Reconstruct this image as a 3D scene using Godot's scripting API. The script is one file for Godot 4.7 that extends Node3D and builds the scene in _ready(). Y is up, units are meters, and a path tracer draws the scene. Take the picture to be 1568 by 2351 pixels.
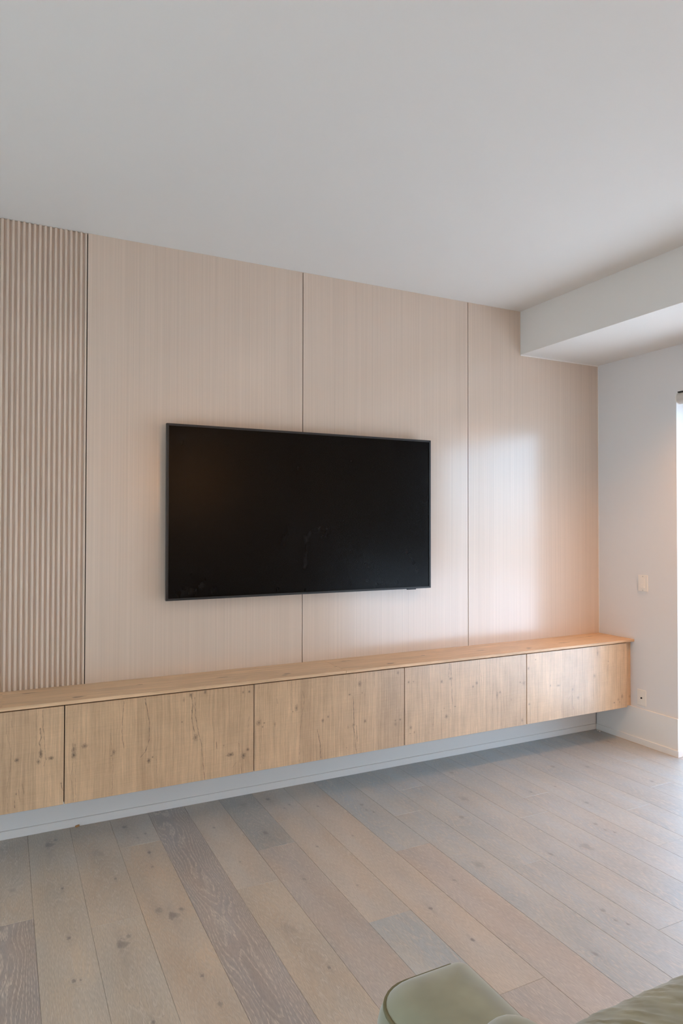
extends Node3D
# A bare living room: television on a panelled feature wall, floating oak cabinets under it, wide oak floor, daylight from the glass doors on the right.

const CEIL := 3.05        # ceiling height
const XR := 4.0231        # face of the right wall
const SOFFIT_X := 3.264
const SOFFIT_Y := 2.7443
const OPEN_Z0 := 0.664    # the glass doors' opening in the right wall
const OPEN_Z1 := 4.3
const OPEN_Y := 2.385
const BAY_Z := 1.95        # between the two bays of the glass doors
const BACK_X0 := -1.7     # unseen wide window behind the camera, added for the cool sheen on the panels
const BACK_X1 := 2.25
const BACK_Y := 2.3
const LEFT_Z0 := 0.7       # unseen window added in the left wall as fill light
const LEFT_Z1 := 6.3
const LEFT_Y := 2.7
const ROOM_X0 := -2.6
const ROOM_Z1 := 7.2
const COUNTER_Y := 0.7251
const COUNTER_Z := 0.3181
const DOOR_Z := 0.3108
const DOOR_TOP := 0.7028
const DOOR_BOTTOM := 0.2493
const PLANK := 0.1937
const PLANK_X := 0.117    # a joint between two planks

# knots on each cabinet door: x and y from its top left corner, half width, half height, darkness
const DOOR_KNOTS := [
	[[0.7231, 0.2195, 0.0094, 0.009, 0.8], [0.8216, 0.2071, 0.0078, 0.0211, 0.8], [0.8121, 0.2403, 0.0083, 0.0115, 0.6], [0.8651, 0.2319, 0.0113, 0.0086, 0.8], [0.7216, 0.3706, 0.0027, 0.0041, 0.8], [0.8441, 0.2338, 0.002, 0.002, 0.8]],
	[[0.039, 0.2053, 0.01, 0.0266, 0.6], [0.0392, 0.2319, 0.0111, 0.0178, 0.8], [0.0864, 0.1974, 0.0141, 0.0108, 0.6], [0.2173, 0.247, 0.0082, 0.0133, 0.5], [0.2057, 0.2616, 0.003, 0.003, 0.8], [0.3817, 0.3121, 0.0086, 0.0124, 0.8], [0.3993, 0.2974, 0.005, 0.005, 0.7], [0.5429, 0.1457, 0.0032, 0.0032, 1], [0.6122, 0.2329, 0.013, 0.0218, 0.5], [0.7941, 0.3457, 0.0205, 0.0098, 0.8], [0.8642, 0.361, 0.0118, 0.0185, 0.7], [0.887, 0.3333, 0.0084, 0.008, 0.8], [0.6602, 0.0094, 0.0072, 0.011, 0.7], [0.8942, 0.0334, 0.0063, 0.006, 0.8], [0.8608, 0.033, 0.0063, 0.0067, 0.5], [0.5872, 0.0154, 0.0091, 0.0102, 0.7], [0.552, 0.0369, 0.0051, 0.0127, 0.35], [0.758, 0.2939, 0.0027, 0.0039, 0.7]],
	[[0.0249, 0.2022, 0.0149, 0.0162, 0.5], [0.0547, 0.2072, 0.0051, 0.0049, 0.6], [0.045, 0.2264, 0.0051, 0.0049, 0.6], [0.2382, 0.1501, 0.0096, 0.021, 0.55], [0.2173, 0.1679, 0.0036, 0.0039, 0.7], [0.1142, 0.2221, 0.0047, 0.012, 0.4], [0.3945, 0.2395, 0.0081, 0.0112, 0.6], [0.427, 0.2222, 0.0057, 0.0062, 0.6], [0.5597, 0.1156, 0.0065, 0.0034, 1], [0.6237, 0.0625, 0.0119, 0.0163, 0.5], [0.6403, 0.1148, 0.0033, 0.0029, 0.9], [0.6584, 0.2767, 0.0073, 0.0093, 0.7], [0.8588, 0.2998, 0.0063, 0.0059, 0.5], [0.8916, 0.2981, 0.0056, 0.0054, 0.8], [0.8588, 0.3206, 0.0111, 0.0131, 0.35], [0.8761, 0.0248, 0.0098, 0.0119, 0.45], [0.542, 0.4104, 0.0026, 0.0029, 0.9], [0.586, 0.2874, 0.0104, 0.0104, 0.5], [0.5502, 0.297, 0.0033, 0.0115, 0.35]],
	[[0.0261, 0.0866, 0.0065, 0.0061, 0.7], [0.0602, 0.0867, 0.0054, 0.005, 0.5], [0.2596, 0.1074, 0.0081, 0.0104, 0.6], [0.3259, 0.0961, 0.016, 0.0094, 0.5], [0.5209, 0.1442, 0.0099, 0.0096, 0.6], [0.4924, 0.1635, 0.0072, 0.0075, 0.5], [0.6793, 0.2377, 0.0096, 0.0244, 0.45], [0.7034, 0.2215, 0.0097, 0.0087, 0.5], [0.8671, 0.1762, 0.0071, 0.0067, 0.5], [0.8971, 0.1849, 0.0159, 0.0139, 0.35], [0.2783, 0.2711, 0.0031, 0.0026, 0.8], [0.3576, 0.2693, 0.0058, 0.0031, 0.9], [0.294, 0.3212, 0.0107, 0.014, 0.55], [0.0404, 0.3545, 0.0095, 0.0111, 0.5], [0.0661, 0.3848, 0.0048, 0.007, 0.5], [0.0362, 0.3892, 0.0048, 0.004, 0.5], [0.7938, 0.2781, 0.0035, 0.0076, 0.4], [0.882, 0.4208, 0.01, 0.0138, 0.4], [0.1971, 0.3576, 0.0037, 0.0077, 0.4]],
	[[0.0733, 0.0422, 0.0059, 0.0035, 0.7], [0.0118, 0.0935, 0.0085, 0.011, 0.5], [0.2015, 0.2243, 0.0054, 0.0092, 0.5], [0.2713, 0.2317, 0.0166, 0.0072, 0.5], [0.0188, 0.3253, 0.0086, 0.0075, 0.5], [0.4484, 0.3319, 0.0128, 0.0126, 0.4], [0.3989, 0.2715, 0.0099, 0.0104, 0.4], [0.6013, 0.2004, 0.0118, 0.0186, 0.4], [0.6318, 0.0458, 0.0074, 0.0203, 0.45], [0.7896, 0.4063, 0.0061, 0.0043, 0.8], [0.8448, 0.4084, 0.0046, 0.0039, 0.7], [0.8682, 0.3719, 0.0108, 0.0175, 0.45], [0.7338, 0.1139, 0.0045, 0.0037, 0.6], [0.8295, 0.3892, 0.0092, 0.0109, 0.3]],
]
# cracks on each cabinet door: darkness, width in millimetres, points from its top left corner
var DOOR_CRACKS := [
	[[0.35, 1, [Vector2(0.6785, 0.0104), Vector2(0.6805, 0.0907), Vector2(0.693, 0.1519), Vector2(0.7, 0.1975), Vector2(0.6965, 0.2563), Vector2(0.6838, 0.3431), Vector2(0.6887, 0.4476)]], [0.8, 3, [Vector2(0.8179, 0.0885), Vector2(0.8224, 0.1315), Vector2(0.8156, 0.1548), Vector2(0.8216, 0.2071)]], [0.6, 1.4, [Vector2(0.8284, 0.0081), Vector2(0.8304, 0.0811), Vector2(0.838, 0.1732), Vector2(0.8427, 0.2345), Vector2(0.8359, 0.2638)]], [0.9, 1.6, [Vector2(0.9084, 0.3519), Vector2(0.91, 0.3736), Vector2(0.9172, 0.3901)]], [0.9, 1.4, [Vector2(0.7151, 0.3991), Vector2(0.7167, 0.4321)]], [0.4, 1, [Vector2(0.7014, 0.0341), Vector2(0.7018, 0.0788)]], [0.45, 1, [Vector2(0.7456, 0.33), Vector2(0.7527, 0.3761)]], [0.45, 1, [Vector2(0.7295, 0.3511), Vector2(0.7394, 0.4095)]], [0.3, 1, [Vector2(0.8035, 0.0171), Vector2(0.8019, 0.1679)]], [0.25, 1, [Vector2(0.8585, 0.2978), Vector2(0.861, 0.4409)]]],
	[[0.4, 1.2, [Vector2(0.0367, 0.0303), Vector2(0.0389, 0.1905)]], [0.4, 1.2, [Vector2(0.0393, 0.2497), Vector2(0.0276, 0.3246), Vector2(0.0396, 0.4507)]], [0.45, 1.2, [Vector2(0.0437, 0.2504), Vector2(0.0507, 0.4527)]], [0.8, 1.2, [Vector2(0.2628, 0.0094), Vector2(0.2547, 0.1367), Vector2(0.2568, 0.1919), Vector2(0.2642, 0.2357)]], [0.9, 1.6, [Vector2(0.3617, 0.0085), Vector2(0.3837, 0.123), Vector2(0.3829, 0.2099), Vector2(0.3662, 0.2632), Vector2(0.3421, 0.2905)]], [0.55, 1.2, [Vector2(0.2114, 0.24), Vector2(0.2149, 0.3254), Vector2(0.2099, 0.4547)]], [0.75, 3.2, [Vector2(0.5904, 0.0158), Vector2(0.5972, 0.0677), Vector2(0.591, 0.1245), Vector2(0.6043, 0.203)]], [0.85, 1.6, [Vector2(0.6067, 0.0304), Vector2(0.6104, 0.127), Vector2(0.6237, 0.1993), Vector2(0.6404, 0.2658), Vector2(0.6472, 0.3311), Vector2(0.6576, 0.4516)]], [1, 1.6, [Vector2(0.7197, 0.2708), Vector2(0.7212, 0.3067)]], [0.5, 1.2, [Vector2(0.8384, 0.2945), Vector2(0.8456, 0.3878), Vector2(0.8562, 0.4522)]], [0.5, 1, [Vector2(0.8933, 0.163), Vector2(0.8866, 0.2219)]], [0.4, 1.2, [Vector2(0.825, 0.3912), Vector2(0.8046, 0.4142)]], [0.35, 1, [Vector2(0.2022, 0.1538), Vector2(0.2085, 0.2396)]], [0.3, 2, [Vector2(0.4184, 0.296), Vector2(0.4223, 0.4524)]]],
	[[0.5, 1.2, [Vector2(0.2079, 0.0031), Vector2(0.2051, 0.0745), Vector2(0.2083, 0.163)]], [0.5, 1.2, [Vector2(0.2742, 0.0656), Vector2(0.2834, 0.1055), Vector2(0.2715, 0.193), Vector2(0.2596, 0.2801), Vector2(0.254, 0.4507)]], [0.6, 1.6, [Vector2(0.1255, 0.0873), Vector2(0.1285, 0.1149)]], [0.5, 1, [Vector2(0.329, 0.0381), Vector2(0.3291, 0.0549)]], [0.85, 1.8, [Vector2(0.3604, 0.2827), Vector2(0.3792, 0.3639), Vector2(0.3825, 0.4429)]], [0.7, 2.4, [Vector2(0.5825, 0.1285), Vector2(0.5858, 0.2096), Vector2(0.5892, 0.2792)]], [0.8, 2, [Vector2(0.5794, 0.2894), Vector2(0.5926, 0.3372), Vector2(0.6025, 0.4482)]], [0.85, 1.8, [Vector2(0.6056, 0.2929), Vector2(0.609, 0.3857)]], [0.35, 1, [Vector2(0.5987, 0.0264), Vector2(0.5955, 0.0838)]], [0.35, 1, [Vector2(0.6647, 0.0331), Vector2(0.6582, 0.1372)]], [0.35, 1, [Vector2(0.0271, 0.0005), Vector2(0.0306, 0.1841)]], [0.35, 1, [Vector2(0.0364, 0.228), Vector2(0.0342, 0.4214)]], [0.3, 1.2, [Vector2(0.6189, 0.3987), Vector2(0.6189, 0.4506)]], [0.3, 1.2, [Vector2(0.8692, 0.2089), Vector2(0.8693, 0.3517)]], [0.5, 1.2, [Vector2(0.7183, 0.0093), Vector2(0.7197, 0.0914)]]],
	[[0.6, 2.6, [Vector2(0.3165, 0.004), Vector2(0.3113, 0.0868)]], [0.6, 3, [Vector2(0.326, 0.0101), Vector2(0.3291, 0.0782)]], [0.8, 1.8, [Vector2(0.3291, 0.1043), Vector2(0.3354, 0.1623), Vector2(0.3322, 0.1932), Vector2(0.3417, 0.2569)]], [0.5, 1.3, [Vector2(0.5411, 0.0033), Vector2(0.5444, 0.0517), Vector2(0.5576, 0.1118), Vector2(0.5608, 0.1869)]], [0.35, 1.2, [Vector2(0.6662, 0.0038), Vector2(0.6591, 0.1004), Vector2(0.6486, 0.1857), Vector2(0.6382, 0.2654), Vector2(0.6448, 0.347)]], [0.35, 1.2, [Vector2(0.7172, 0.2257), Vector2(0.7132, 0.4369)]], [0.4, 1.2, [Vector2(0.2563, 0.2777), Vector2(0.2593, 0.4278)]], [0.4, 1.2, [Vector2(0.3225, 0.2806), Vector2(0.3257, 0.3279)]], [0.35, 1.2, [Vector2(0.2003, 0.24), Vector2(0.1971, 0.3935)]], [0.3, 1.4, [Vector2(0.5909, 0.2331), Vector2(0.594, 0.3513)]]],
	[[0.35, 1.4, [Vector2(0.4314, 0.165), Vector2(0.424, 0.2219), Vector2(0.4061, 0.2618)]], [0.7, 2, [Vector2(0.3952, 0.3128), Vector2(0.3949, 0.3753), Vector2(0.4089, 0.4083)]], [0.4, 1.6, [Vector2(0.3599, 0.3348), Vector2(0.4024, 0.2875)]], [0.5, 1.4, [Vector2(0.7321, 0.1353), Vector2(0.7281, 0.1781)]], [0.3, 1.4, [Vector2(0.297, 0.3636), Vector2(0.2952, 0.446)]], [0.3, 1.2, [Vector2(0.2022, 0.0451), Vector2(0.1981, 0.229)]]],
]
const DOOR_BOARDS := [[0.8037, 0.922], [0.1195, 0.2233, 0.324, 0.3846, 0.5374, 0.7468], [0.1228, 0.2594, 0.3263, 0.4383, 0.534, 0.7387], [0.1726, 0.3835, 0.591, 0.752], [0.1008, 0.3049, 0.5175, 0.6569, 0.7924]]

var M := {}
var taken := {}


func _ready() -> void:
	camera_and_light()
	make_materials()
	build_shell()
	build_floor()
	build_wall_panels()
	build_cabinets()
	build_window()
	build_television()
	build_sofa()
	build_small_things()
	build_lamps()


# ---------------------------------------------------------------- camera, sky, exposure

func camera_and_light() -> void:
	var cam := Camera3D.new()
	cam.name = "camera"
	cam.position = Vector3(0, 1.5557, 3.689)
	cam.rotation_degrees = Vector3(0.864, -26.598, 0.0846)
	cam.fov = 74.4466
	cam.near = 0.05
	cam.far = 200.0
	add_child(cam)
	cam.current = true
	var sky_look := ProceduralSkyMaterial.new()
	sky_look.sky_top_color = Color(0.71, 0.855, 1.0)
	sky_look.sky_horizon_color = Color(0.78, 0.90, 1.0)
	sky_look.ground_horizon_color = Color(0.70, 0.78, 0.85)
	sky_look.ground_bottom_color = Color(0.66, 0.71, 0.75)
	sky_look.sun_angle_max = 1.0
	var sky := Sky.new()
	sky.sky_material = sky_look
	var env := Environment.new()
	env.background_mode = Environment.BG_SKY
	env.sky = sky
	env.background_energy_multiplier = SKY_ENERGY
	env.tonemap_mode = Environment.TONE_MAPPER_LINEAR
	env.tonemap_exposure = EXPOSURE
	env.sdfgi_enabled = true
	env.ssao_enabled = true
	env.ssil_enabled = true
	# the sun stands behind the television wall: it lights the terraces, and no ray of it enters the room
	var sun := DirectionalLight3D.new()
	sun.name = "sun"
	sun.rotation_degrees = Vector3(-58, 180, 0)
	sun.light_color = Color(1.0, 0.985, 0.96)
	sun.light_energy = SUN_ENERGY
	sun.light_angular_distance = 0.5
	sun.shadow_enabled = true
	sun.sky_mode = DirectionalLight3D.SKY_MODE_LIGHT_ONLY
	add_child(sun)
	var around := WorldEnvironment.new()
	around.name = "surroundings"
	around.environment = env
	add_child(around)


const SKY_ENERGY := 6.3
const SUN_ENERGY := 5.0
const EXPOSURE := 1.02
const WARM := Color(1.0, 0.71, 0.42)        # the soffit lamps and the hanging globe
const SOFT_WHITE := Color(1.0, 0.93, 0.85)   # the lamps in the main ceiling


# ---------------------------------------------------------------- naming helpers

func numbered(called: String) -> String:
	taken[called] = taken.get(called, -1) + 1
	return called if taken[called] == 0 else "%s_%03d" % [called, taken[called]]


func thing(called: String, label: String, category: String, at := Vector3.ZERO, group := "") -> Node3D:
	var o := Node3D.new()
	o.name = numbered(called)
	o.position = at
	add_child(o)
	tag(o, label, category, group)
	return o


func tag(o: Node, label: String, category: String, group := "") -> void:
	o.set_meta("label", label)
	o.set_meta("category", category)
	if group:
		o.set_meta("group", group)


func part(called: String, mesh: Mesh, material: Material, parent: Node, at := Vector3.ZERO, turn := Vector3.ZERO) -> MeshInstance3D:
	var o := MeshInstance3D.new()
	o.name = numbered(called) if parent == self else called
	o.mesh = mesh
	o.material_override = material
	o.position = at
	o.rotation = turn
	o.cast_shadow = GeometryInstance3D.SHADOW_CASTING_SETTING_ON
	parent.add_child(o, true)
	return o


func setting(called: String, mesh: Mesh, material: Material, at := Vector3.ZERO) -> MeshInstance3D:
	var o := part(called, mesh, material, self, at)
	o.set_meta("kind", "structure")
	return o


# ---------------------------------------------------------------- mesh helpers

class Solid:
	var v := PackedVector3Array()
	var n := PackedVector3Array()
	var uv := PackedVector2Array()
	var uvf: Callable

	func poly(pts: Array, normal: Vector3) -> void:
		for i in range(1, pts.size() - 1):
			var a: Vector3 = pts[0]
			var b: Vector3 = pts[i]
			var c: Vector3 = pts[i + 1]
			if (b - a).cross(c - a).dot(normal) > 0.0:
				var s := b
				b = c
				c = s
			for p in [a, b, c]:
				v.append(p)
				n.append(normal)
				uv.append(uvf.call(p, normal))

	func box(lo: Vector3, hi: Vector3) -> void:
		for a in 3:
			var b := (a + 1) % 3
			var c := (a + 2) % 3
			for s in 2:
				var pts := []
				for k in [[0, 0], [1, 0], [1, 1], [0, 1]]:
					var p := Vector3.ZERO
					p[a] = hi[a] if s else lo[a]
					p[b] = hi[b] if k[0] else lo[b]
					p[c] = hi[c] if k[1] else lo[c]
					pts.append(p)
				var normal := Vector3.ZERO
				normal[a] = 1.0 if s else -1.0
				poly(pts, normal)

	func bevelled(lo: Vector3, hi: Vector3, e: float) -> void:
		var mid := (lo + hi) / 2.0
		var h := (hi - lo) / 2.0
		for a in 3:
			var b := (a + 1) % 3
			var c := (a + 2) % 3
			for s in [-1.0, 1.0]:
				var normal := Vector3.ZERO
				normal[a] = s
				var pts := []
				for k in [[-1, -1], [1, -1], [1, 1], [-1, 1]]:
					var p := Vector3.ZERO
					p[a] = s * h[a]
					p[b] = k[0] * (h[b] - e)
					p[c] = k[1] * (h[c] - e)
					pts.append(mid + p)
				poly(pts, normal)
			for s in [-1.0, 1.0]:
				for t in [-1.0, 1.0]:
					var normal := Vector3.ZERO
					normal[b] = s
					normal[c] = t
					normal = normal.normalized()
					var pts := []
					for k in [[-1, 0], [1, 0], [1, 1], [-1, 1]]:
						var p := Vector3.ZERO
						p[a] = k[0] * (h[a] - e)
						p[b] = s * (h[b] - (e if k[1] else 0.0))
						p[c] = t * (h[c] - (0.0 if k[1] else e))
						pts.append(mid + p)
					poly(pts, normal)
		for sx in [-1.0, 1.0]:
			for sy in [-1.0, 1.0]:
				for sz in [-1.0, 1.0]:
					var sg := Vector3(sx, sy, sz)
					poly([mid + sg * (h - Vector3(0, e, e)), mid + sg * (h - Vector3(e, 0, e)), mid + sg * (h - Vector3(e, e, 0))], sg.normalized())

	# an outline in two axes, drawn out along the third
	func prism(outline: PackedVector2Array, axis: int, from: float, to: float) -> void:
		var b := (axis + 1) % 3
		var c := (axis + 2) % 3
		var put := func(q: Vector2, w: float) -> Vector3:
			var p := Vector3.ZERO
			p[b] = q.x
			p[c] = q.y
			p[axis] = w
			return p
		var tri := Geometry2D.triangulate_polygon(outline)
		for s in [0, 1]:
			var normal := Vector3.ZERO
			normal[axis] = 1.0 if s else -1.0
			for i in range(0, tri.size(), 3):
				poly([put.call(outline[tri[i]], to if s else from), put.call(outline[tri[i + 1]], to if s else from), put.call(outline[tri[i + 2]], to if s else from)], normal)
		var turn := 1.0 if Geometry2D.is_polygon_clockwise(outline) else -1.0
		for i in outline.size():
			var p := outline[i]
			var q := outline[(i + 1) % outline.size()]
			var side := Vector2(-(q - p).y, (q - p).x).normalized() * turn
			poly([put.call(p, from), put.call(q, from), put.call(q, to), put.call(p, to)], put.call(side, 0.0))

	func mesh() -> ArrayMesh:
		var arrays := []
		arrays.resize(Mesh.ARRAY_MAX)
		arrays[Mesh.ARRAY_VERTEX] = v
		arrays[Mesh.ARRAY_NORMAL] = n
		arrays[Mesh.ARRAY_TEX_UV] = uv
		var m := ArrayMesh.new()
		m.add_surface_from_arrays(Mesh.PRIMITIVE_TRIANGLES, arrays)
		return m


# texture coordinates in metres, laid flat on each face; v runs downwards
func flat_uv(p: Vector3, n: Vector3) -> Vector2:
	var a := n.abs()
	if a.y >= a.x and a.y >= a.z:
		return Vector2(p.x, p.z)
	return Vector2(p.z, -p.y) if a.x > a.z else Vector2(p.x, -p.y)


func solid(uvf = null) -> Solid:
	var s := Solid.new()
	s.uvf = uvf if uvf != null else flat_uv
	return s


func box_mesh(lo: Vector3, hi: Vector3, e := 0.0, uvf = null) -> ArrayMesh:
	var s := solid(uvf)
	if e > 0.0:
		s.bevelled(lo, hi, e)
	else:
		s.box(lo, hi)
	return s.mesh()


func size_mesh(size: Vector3, e := 0.0, uvf = null) -> ArrayMesh:
	return box_mesh(-size / 2.0, size / 2.0, e, uvf)


# rings of points (all of one length, from the bottom up) joined into a skin, closed below and above
func skin(rings: Array, close := true) -> ArrayMesh:
	var st := SurfaceTool.new()
	st.begin(Mesh.PRIMITIVE_TRIANGLES)
	st.set_smooth_group(0)
	var k: int = rings[0].size()
	for r in rings.size() - 1:
		for i in k:
			var a: Vector3 = rings[r][i]
			var b: Vector3 = rings[r][(i + 1) % k]
			var c: Vector3 = rings[r + 1][(i + 1) % k]
			var d: Vector3 = rings[r + 1][i]
			for p in [a, d, c, a, c, b]:
				st.add_vertex(p)
	if close:
		for end in [0, rings.size() - 1]:
			var mid := Vector3.ZERO
			for p in rings[end]:
				mid += p / k
			for i in k:
				var tri := [mid, rings[end][(i + 1) % k], rings[end][i]] if end else [mid, rings[end][i], rings[end][(i + 1) % k]]
				for p in tri:
					st.add_vertex(p)
	st.generate_normals()
	return st.commit()


# a lathed profile (radius, height) round the y axis
func lathe(profile: Array, sides := 28) -> ArrayMesh:
	var rings := []
	for q in profile:
		var ring := []
		for i in sides:
			var t := TAU * i / sides
			ring.append(Vector3(q.x * cos(t), q.y, q.x * sin(t)))
		rings.append(ring)
	return skin(rings)


func tube(path: Array, radius: float, sides := 8) -> ArrayMesh:
	var rings := []
	var up := Vector3.UP
	for i in path.size():
		var fwd: Vector3 = (path[mini(i + 1, path.size() - 1)] - path[maxi(i - 1, 0)]).normalized()
		var ref := up if absf(fwd.dot(up)) < 0.95 else Vector3.RIGHT
		var x := fwd.cross(ref).normalized()
		var y := x.cross(fwd)
		var ring := []
		for s in sides:
			var t := TAU * s / sides
			ring.append(path[i] + (x * cos(t) + y * sin(t)) * radius)
		rings.append(ring)
	return skin(rings)


# plan of a rectangle with rounded corners; radii at (x0,z0), (x1,z0), (x1,z1), (x0,z1); even spacing on the straights
func rounded_plan(x0: float, x1: float, z0: float, z1: float, radii: Array, straight := 10, bend := 8) -> PackedVector2Array:
	var out := PackedVector2Array()
	var corner := [Vector2(x0, z0), Vector2(x1, z0), Vector2(x1, z1), Vector2(x0, z1)]
	var inward := [Vector2(1, 1), Vector2(-1, 1), Vector2(-1, -1), Vector2(1, -1)]
	var ends := []
	for i in 4:
		var r: float = radii[i]
		var c: Vector2 = corner[i] + inward[i] * r
		var start := PI + i * PI / 2.0
		var arc := []
		for k in bend + 1:
			var t := start + PI / 2.0 * k / bend
			arc.append(c + Vector2(cos(t), sin(t)) * r)
		ends.append(arc)
	for i in 4:
		for p in ends[i]:
			out.append(p)
		var a: Vector2 = ends[i][bend]
		var b: Vector2 = ends[(i + 1) % 4][0]
		for k in range(1, straight):
			out.append(a.lerp(b, float(k) / straight))
	return out


# an upholstered block: upright sides that bend over into a soft dome of height h; ripple(p) moves the surface
func upholstered(x0: float, x1: float, z0: float, z1: float, y0: float, y1: float, radii: Array, h: float, square: float, ripple = null, straight := 10) -> ArrayMesh:
	var rings := []
	var half := minf(x1 - x0, z1 - z0) / 2.0
	var levels := [[0.012, y0], [0.0, y0 + 0.015]]
	for k in 4:
		levels.append([0.0, lerpf(y0 + 0.015, y1 - h, (k + 1) / 4.0)])
	for k in range(1, 25):
		var t := PI / 2.0 * k / 25.0
		levels.append([half * (1.0 - pow(cos(t), 2.0 / square)), y1 - h + h * pow(sin(t), 2.0 / square)])
	levels.append([half - 0.003, y1])
	for l in levels:
		var ring := []
		var inset: float = l[0]
		var smaller := []
		for q in radii:
			smaller.append(clampf(q - inset * 0.5, 0.002, half - inset))
		for p in rounded_plan(x0 + inset, x1 - inset, z0 + inset, z1 - inset, smaller, straight):
			ring.append(Vector3(p.x, l[1], p.y))
		rings.append(ring)
	if ripple != null:
		for ring in rings:
			for i in ring.size():
				ring[i] = ripple.call(ring[i])
	return skin(rings)


# ---------------------------------------------------------------- materials

func plain(color: Color, rough := 0.6, spec := 0.5) -> StandardMaterial3D:
	var m := StandardMaterial3D.new()
	m.albedo_color = color
	m.roughness = rough
	m.metallic_specular = spec
	return m


func textured(albedo: Image, rough: float, spec := 0.5, height: Image = null, relief := 0.0) -> StandardMaterial3D:
	var m := plain(Color.WHITE, rough, spec)
	m.albedo_texture = ImageTexture.create_from_image(albedo)
	if height:
		m.heightmap_enabled = true
		m.heightmap_texture = ImageTexture.create_from_image(height)
		m.heightmap_scale = relief
	return m


func noise(seed_: int, octaves := 1, kind := FastNoiseLite.TYPE_SIMPLEX_SMOOTH) -> FastNoiseLite:
	var f := FastNoiseLite.new()
	f.seed = seed_
	f.noise_type = kind
	f.frequency = 1.0
	f.fractal_type = FastNoiseLite.FRACTAL_FBM if octaves > 1 else FastNoiseLite.FRACTAL_NONE
	f.fractal_octaves = octaves
	return f


func byte(x: float) -> int:
	return clampi(int(x * 255.0 + 0.5), 0, 255)


const DOOR_W := 0.92
const DOOR_H := 0.4535
const DOOR_PX := 1024
const DOOR_PY := 512
var door_albedo := []
var door_height := []

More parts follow.
